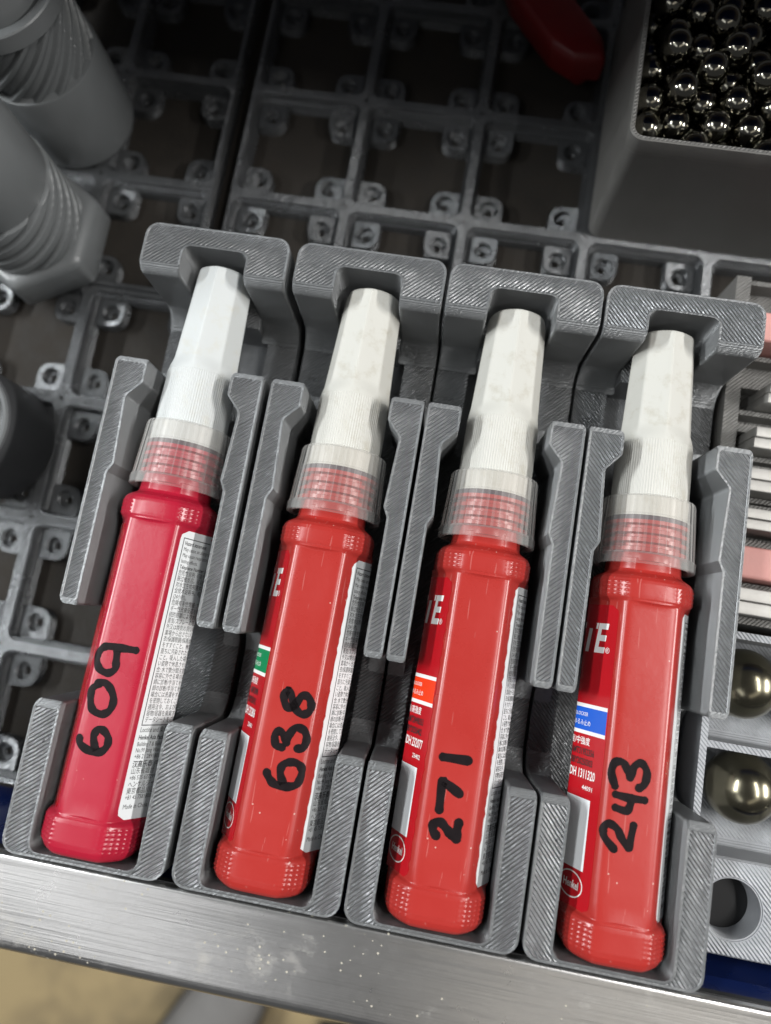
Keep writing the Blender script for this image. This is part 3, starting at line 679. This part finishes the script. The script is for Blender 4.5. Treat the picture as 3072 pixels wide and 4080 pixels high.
# front tube: hexagonal foot, fat multi-start thread, smooth barrel
t = empty('threaded_tube', (-61, 181, 0)); tag(t, 'grey threaded tube with hexagonal foot standing in front at upper left', 'tube', 'grey threaded tubes')
b = MB()
def hexring(a, z, ch=0.0):
    return [(x*a, y*a, z) for x, y in round_poly([(math.cos(math.radians(60*k+30)), math.sin(math.radians(60*k+30)), .16) for k in range(6)], 6)]
b.loft([hexring(23.4, .1), hexring(24.4, 1.2), hexring(24.4, 11.0), hexring(23.9, 12.4), hexring(22.6, 13.5), hexring(21.0, 14.0)]); b.build('hexagonal_foot', [M['tube']], t, 40)
b = MB(); n = 180; zs = np.linspace(13.5, 36, 110)
b.loft([thread_ring(18.0, 1.5*min(1, (z-13.5)/1.5+.1, (36-z)/0.6+.1), 9, -5.2, z, n, sharp=.12) for z in zs]); b.build('thread', [M['tube']], t, 28)
b = MB(); b.loft(cyl_rings([(35.9, 17.0), (36.1, 18.5), (36.6, 18.8), (92, 18.8), (93, 18.0)])); b.build('barrel', [M['tube']], t, 40)
# rear tube: smooth sleeve, fine thread, ringed open mouth
t = empty('threaded_tube', (-60.5, 230, 0)); tag(t, 'grey tube with fine spiral thread and open ringed mouth, rearmost at upper left', 'tube', 'grey threaded tubes')
b = MB(); b.loft(cyl_rings([(.1, 18.0), (.6, 19.4), (2, 20.0), (31.5, 20.0), (32.3, 19.7), (32.6, 18.6)])); b.build('sleeve', [M['tube']], t, 40)
b = MB(); zs = np.linspace(32.5, 52.2, 100)
b.loft([thread_ring(18.4, 0.95, 15, -6.5, z, 288, sharp=.55) for z in zs]); b.build('thread', [M['tube']], t, 28)
b = MB(); rg = cyl_rings([(51.9, 18.8), (52.2, 20.0), (57.0, 20.0), (57.4, 19.6), (57.4, 17.2), (56.9, 16.6), (36, 16.4)]); b.loft(rg, True, True); b.build('mouth_ring', [M['tube']], t, 40)
b = MB(); rg = cyl_rings([(36.2, 14.2), (66.0, 14.2), (67.5, 13.0)]); b.loft(rg); b.build('inner_core', [M['tube']], t, 40)
# short cup, the shade on its wall painted as a dark colour
t = empty('threaded_cup', (-60, 107, 0)); tag(t, 'short round cup, its wall coloured as in shade, with pale threaded mouth at the left edge', 'cup')
b = MB(); b.loft(cyl_rings([(.1, 18.2), (.8, 19.8), (2, 20.2), (25, 20.2), (26.6, 19.6), (26.8, 19.0)]), True, False); b.build('cup_wall', [M['tube_shaded']], t, 40)
b = MB(); rings = cyl_rings([(26.75, 19.0), (27.6, 18.6), (27.8, 17.8), (27.0, 17.2)], 180)+[thread_ring(16.8, .6, 3, 9.0, z, 180) for z in np.linspace(26, 6, 40)]
b.loft(rings, False, True); b.build('threaded_mouth', [M['tube']], t, 40)

# ---------------------------------------------------------------- ball bin at upper right
bx0, bx1, by0, by1, bz = 126.6, 209.6, 210.7, 293.7, 50.0
root = empty('ball_bin', (bx0, by0, 0)); tag(root, 'dark grey square bin filled with small black steel balls', 'bin')
def rr(h, r, z): return [(x-bx0, y-by0, z) for x, y in rrect(bx0+h, bx1-h, by0+h, by1-h, r, 8)]
b = MB(); b.loft([rr(2.4, 2, -4.0), rr(2.4, 2, -2.2), rr(0, 3.8, .3), rr(0, 3.8, 43.5), rr(-.35, 4.1, 44.4), rr(-.35, 4.1, 49.7), rr(.0, 3.8, bz), rr(.75, 3.2, bz), rr(1.05, 3.0, 49.6), rr(1.15, 2.9, 44), rr(1.15, 2.9, 28.2)])
b.build('bin_wall', [M['bin']], root, 35)
def ball_mesh(name, r, mat, seg=28):
    bm = bmesh.new(); bmesh.ops.create_uvsphere(bm, u_segments=seg, v_segments=seg//2, radius=r*S); me = bpy.data.meshes.new(name); bm.to_mesh(me); bm.free()
    for p in me.polygons: p.use_smooth = True
    me.materials.append(mat); return me
R = 4.6
P = []
xs = np.arange(bx0+1.4+R, bx1-1.4-R, 9.9); ys = np.arange(by0+1.4+R, by1-1.4-R, 9.1)
for lay, zc in enumerate((32.4, 38.6)):
    for jy, y in enumerate(ys):
        for x in xs:
            if rng.random() < (0.0, 0.10)[lay]: continue
            P.append((x+(4.3 if (jy+lay) % 2 else 0)+rng.normal(0, 2.2), y+rng.normal(0, 2.2), zc+rng.normal(0, 2.0)))
for k in range(10):
    P.append((rng.uniform(bx0+8, bx0+50), rng.uniform(by0+8, by0+55), 44.2))
P = np.array(P)
lo = np.array([bx0+1.3+R, by0+1.3+R, 28.2+R]); hi = np.array([bx1-1.3-R, by1-1.3-R, 45.2])
for it in range(160):
    P[:, 2] -= 0.06
    D = P[:, None]-P[None]; d = np.linalg.norm(D, axis=2)+np.eye(len(P))*99
    ov = np.clip(2*R+.02-d, 0, None)
    P += (D/d[..., None]*ov[..., None]).sum(1)*0.42
    P = np.clip(P, lo, hi)
bme = ball_mesh('steel_ball', R, M['ball'])
for p in P:
    o = link('steel_ball', bme, None, tuple(p)); tag(o, 'small shiny black steel ball among the balls in the dark bin', 'ball', 'small steel balls in the dark bin')

# ---------------------------------------------------------------- pale tray with large balls, lower right
root = empty('ball_tray', (169, 2, 0)); tag(root, 'pale grey printed tray with ball troughs and a round hole', 'tray')
b = MB(); ox, oy = 169.0, 2.0
x0, x1, y0, y1 = 169.0, 252.0, 2.0, 83.5
def bo(a0, a1, c0, c1, d0, d1): b.box(a0-ox, a1-ox, c0-oy, c1-oy, d0, d1)
bo(x0+.3, x1-.3, 25.4, y1-.3, 0.3, 10.0)                 # floor
bo(x0, x0+1.9, 25.6, y1-1.9, .4, 30.0); bo(x1-1.9, x1, 25.6, y1-1.9, .4, 30.0)
bo(x0, x1, y1-1.9, y1, .4, 30.02)
bo(x0+1.9, x1-1.9, 52.2, 54.0, 9.5, 29.6)
b.build('trough_walls', [M['light_print']], root, 30)
# sloped trough floors
for (a, c) in ((25.6, 52.2), (54.0, 81.6)):
    b = MB(); b.loft([[(x-ox, y-oy, z) for y, z in ((a, 9.8), (c, 9.8), (c, 10.2), (c-9, 10.3), (a+2.0, 15.5), (a, 16.5))] for x in (x0+1.9, x1-1.9)])
    b.build('trough_floor', [M['light_print']], root, 20)
# front block with a round hole
b = MB(); n = 64; hx, hy, hr = 181.0, 13.6, 7.0
def sq(z, ins=0.0):
    out = []
    for i in range(n):
        t = 2*math.pi*i/n; c, s = math.cos(t), math.sin(t); k = min([(198-ins-hx)/c if c > 1e-6 else 1e9, (x0+ins-hx)/c if c < -1e-6 else 1e9, (25.6-ins-hy)/s if s > 1e-6 else 1e9, (y0+ins-hy)/s if s < -1e-6 else 1e9])
        out.append((hx+c*k-ox, hy+s*k-oy, z))
    return out
def hc(r, z): return circ(hx-ox, hy-oy, r, n, z)
b.loft([sq(.4), sq(29.0), sq(29.7, .5), sq(30.0, 1.4), hc(hr+.9, 30.0), hc(hr+.3, 29.6), hc(hr, 28.8), hc(hr, 23.0)], False, False)
b.build('front_block', [M['light_print']], root, 35)
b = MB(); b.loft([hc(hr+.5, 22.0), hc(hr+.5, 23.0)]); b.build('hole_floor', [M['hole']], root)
b = MB(); b.box(198.05-ox, x1-ox, y0-oy, 25.6-oy, .4, 30.0); b.build('front_block', [M['light_print']], root)
bme2 = ball_mesh('large_ball', 9.6, M['bigball'], 48)
for (x, y, l) in ((184.6, 42.4, 'large tarnished steel ball in the front trough of the pale tray, beside the holder'), (204.2, 42.2, 'large steel ball in the front trough at the right edge of the photo'),
                  (182.6, 70.0, 'large tarnished steel ball in the rear trough, half hidden by the holder post'), (202.4, 70.2, 'large steel ball in the rear trough at the right edge of the photo')):
    zc = 10.3+9.6+max(0, (36-(y-9.6))*0.0)
    o = link('large_ball', bme2, None, (x, y, 20.4)); tag(o, l, 'ball', 'large steel balls in the pale tray')

# ---------------------------------------------------------------- bin of steel key bars, right edge
root = empty('bar_bin', (169, 86, 0)); tag(root, 'dark grey slotted bin holding steel bars at the right edge', 'bin')
b = MB(); ox, oy = 169.0, 86.0
bo(169.2, 252, 86.2, 189.6, 0.3, 16.0); bo(169, 173.2, 86.0, 190, .4, 23.4)
b.build('bin_body', [M['bin']], root, 30)
groups = [(88.3, 95.7), (98.0, 107.7), (111.9, 118.0), (122.8, 129.5), (135.3, 141.6), (148.9, 155.0), (166.0, 176.0)]
edges = [86.0]+[v for g in groups for v in g]+[190.0]
for k in range(0, len(edges), 2):
    a, c = edges[k]+.15, edges[k+1]-.15
    if c-a < .8: continue
    if c-a > 4.5: a, c = a+.2, c-.2
    b = MB(); b.box(173.2-ox, 252-ox, a-oy, min(c, a+2.4)-oy, 15.9, 22.0 if k else 24.5)
    if c-a > 4.2: b.box(173.2-ox, 252-ox, c-1.4-oy, c-oy, 15.9, 22.0)
    b.build('slot_rib', [M['bin']], root)
def bar(x0, x1, y0, y1, z0, z1, name, mat, label, cat, group, bev=.35):
    o = empty(name) if False else None
    V, F = [], []
    bb = MB(); sec = rrect(y0, y1, z0, z1, bev, 3)
    cy, cz = (y0+y1)/2, (z0+z1)/2
    bb.loft([[(x0, cy+(y-cy)*.82, cz+(z-cz)*.82) for y, z in sec], [(x0+.5, y, z) for y, z in sec], [(x1-.5, y, z) for y, z in sec], [(x1, cy+(y-cy)*.82, cz+(z-cz)*.82) for y, z in sec]])
    cx = (x0+x1)/2
    bb.V = [(x-cx, y-cy, z-z0) for x, y, z in bb.V]
    q = bb.build(name, [mat], None, 30, (cx, cy, z0)); tag(q, label, cat, group); return q
starts = {2: 173.4, 3: 173.4, 4: 175.3, 5: 178.0, 0: 173.4}
ordn = {5: 'rearmost', 4: 'second from the back', 3: 'third from the back', 2: 'fourth from the back', 0: 'frontmost'}
for k, xs_ in starts.items():
    a, c = groups[k]; m_ = (a+c)/2
    for side, (u, v) in (('rear', (m_+.06, c-.05)), ('front', (a+.05, m_-.06))):
        bar(xs_+(.3 if side == 'rear' else 0), 246, u, v, 16.0, 30.0-(.3 if side == 'front' else 0), 'steel_bar', M['steel_bar'], '%s square steel bar of the %s pair at the right edge' % (side, ordn[k]), 'bar', 'steel bars in the slotted bin')
bar(173.6, 240, 98.4, 107.4, 16.0, 29.0, 'pink_block', M['pink'], 'pink rubber strip lying between two pairs of steel bars', 'strip', None, 1.0)
bar(174.0, 240, 166.6, 175.6, 16.0, 31.0, 'pink_block', M['pink'], 'pink rubber strip behind the steel bars, beside the rightmost holder', 'strip', None, 1.0)

# ---------------------------------------------------------------- red lever in the shade at the top
root = empty('red_lever', (112, 276, 0)); tag(root, 'dull red lever lying on the shaded grid at the top', 'lever')
b = MB(); out = round_poly([(74, 320, 3), (88, 290, 2), (104, 271, 3), (112, 266.5, 3), (123.2, 267.5, 1.5), (121.8, 274.5, 3), (108, 291, 3), (96, 326, 3)], 5)
cx = sum(p[0] for p in out)/len(out); cy = sum(p[1] for p in out)/len(out)
b.loft([[(cx+(x-cx)*k-112, cy+(y-cy)*k-276, z) for x, y in out] for z, k in ((3, .94), (4, 1), (11, 1), (13, .96), (14, .88), (14.3, .6))])
b.build('lever_grip', [M['redlever']], root, 40)
b = MB(); b.loft([circ(3.5, -4.5, 3.2, 24, z) for z in (.2, 3.4)]); b.build('pivot_pad', [M['redlever']], root)

# ---------------------------------------------------------------- grey shoe on the floor below the handle
root = empty('work_shoe', (-112, -512, -770)); tag(root, 'blurred grey shoe on the tan floor below the aluminium strip', 'shoe')
def shoe_ring(u, k, h):
    w = 50*(math.sin(min(1, .18+u*1.2)*math.pi*.62))*(1-.12*max(0, u-.8)*5)
    return [(w*k*math.cos(a)*(1.0), -140+280*u, h*(0.0 if math.sin(a) < 0 else math.sin(a))) for a in np.linspace(0, 2*math.pi, 28, endpoint=False)]
b = MB(); rings = []
for u in np.linspace(0, 1, 16):
    h = 95-55*min(1, max(0, (u-.25)/.7)); w = 48*math.sqrt(max(0.02, 1-((u-.5)/.52)**4))
    rings.append([(w*math.cos(a), -140+280*u, 22+(max(0, h-22)*math.sin(a) if math.sin(a) > 0 else 0)) for a in np.linspace(0, 2*math.pi, 28, endpoint=False)])
b.loft(rings); b.build('upper', [M['shoe']], root, 60)
b = MB(); o2 = []
for u in list(np.linspace(0, 1, 20)): o2.append((52*math.sqrt(max(0.02, 1-((u-.5)/.53)**4)), -144+288*u))
o2 = o2+[(-x, y) for x, y in reversed(o2)]
b.loft([[(x, y, z) for x, y in o2] for z in (0, 22.5)]); b.build('sole', [M['black']], root)
root.rotation_euler = (0, 0, math.radians(-28))

mb = MB(); mb.box(-260, 260, -160, 160, 0, 9)  # thin black slab added for an unidentified black area of the floor
o = mb.build('floor_tone', [M['black']], None, False, (330, -560, -770), (0, 0, math.radians(10))); tag(o, 'black area on the tan floor to the right of the grey shoe', 'mat')
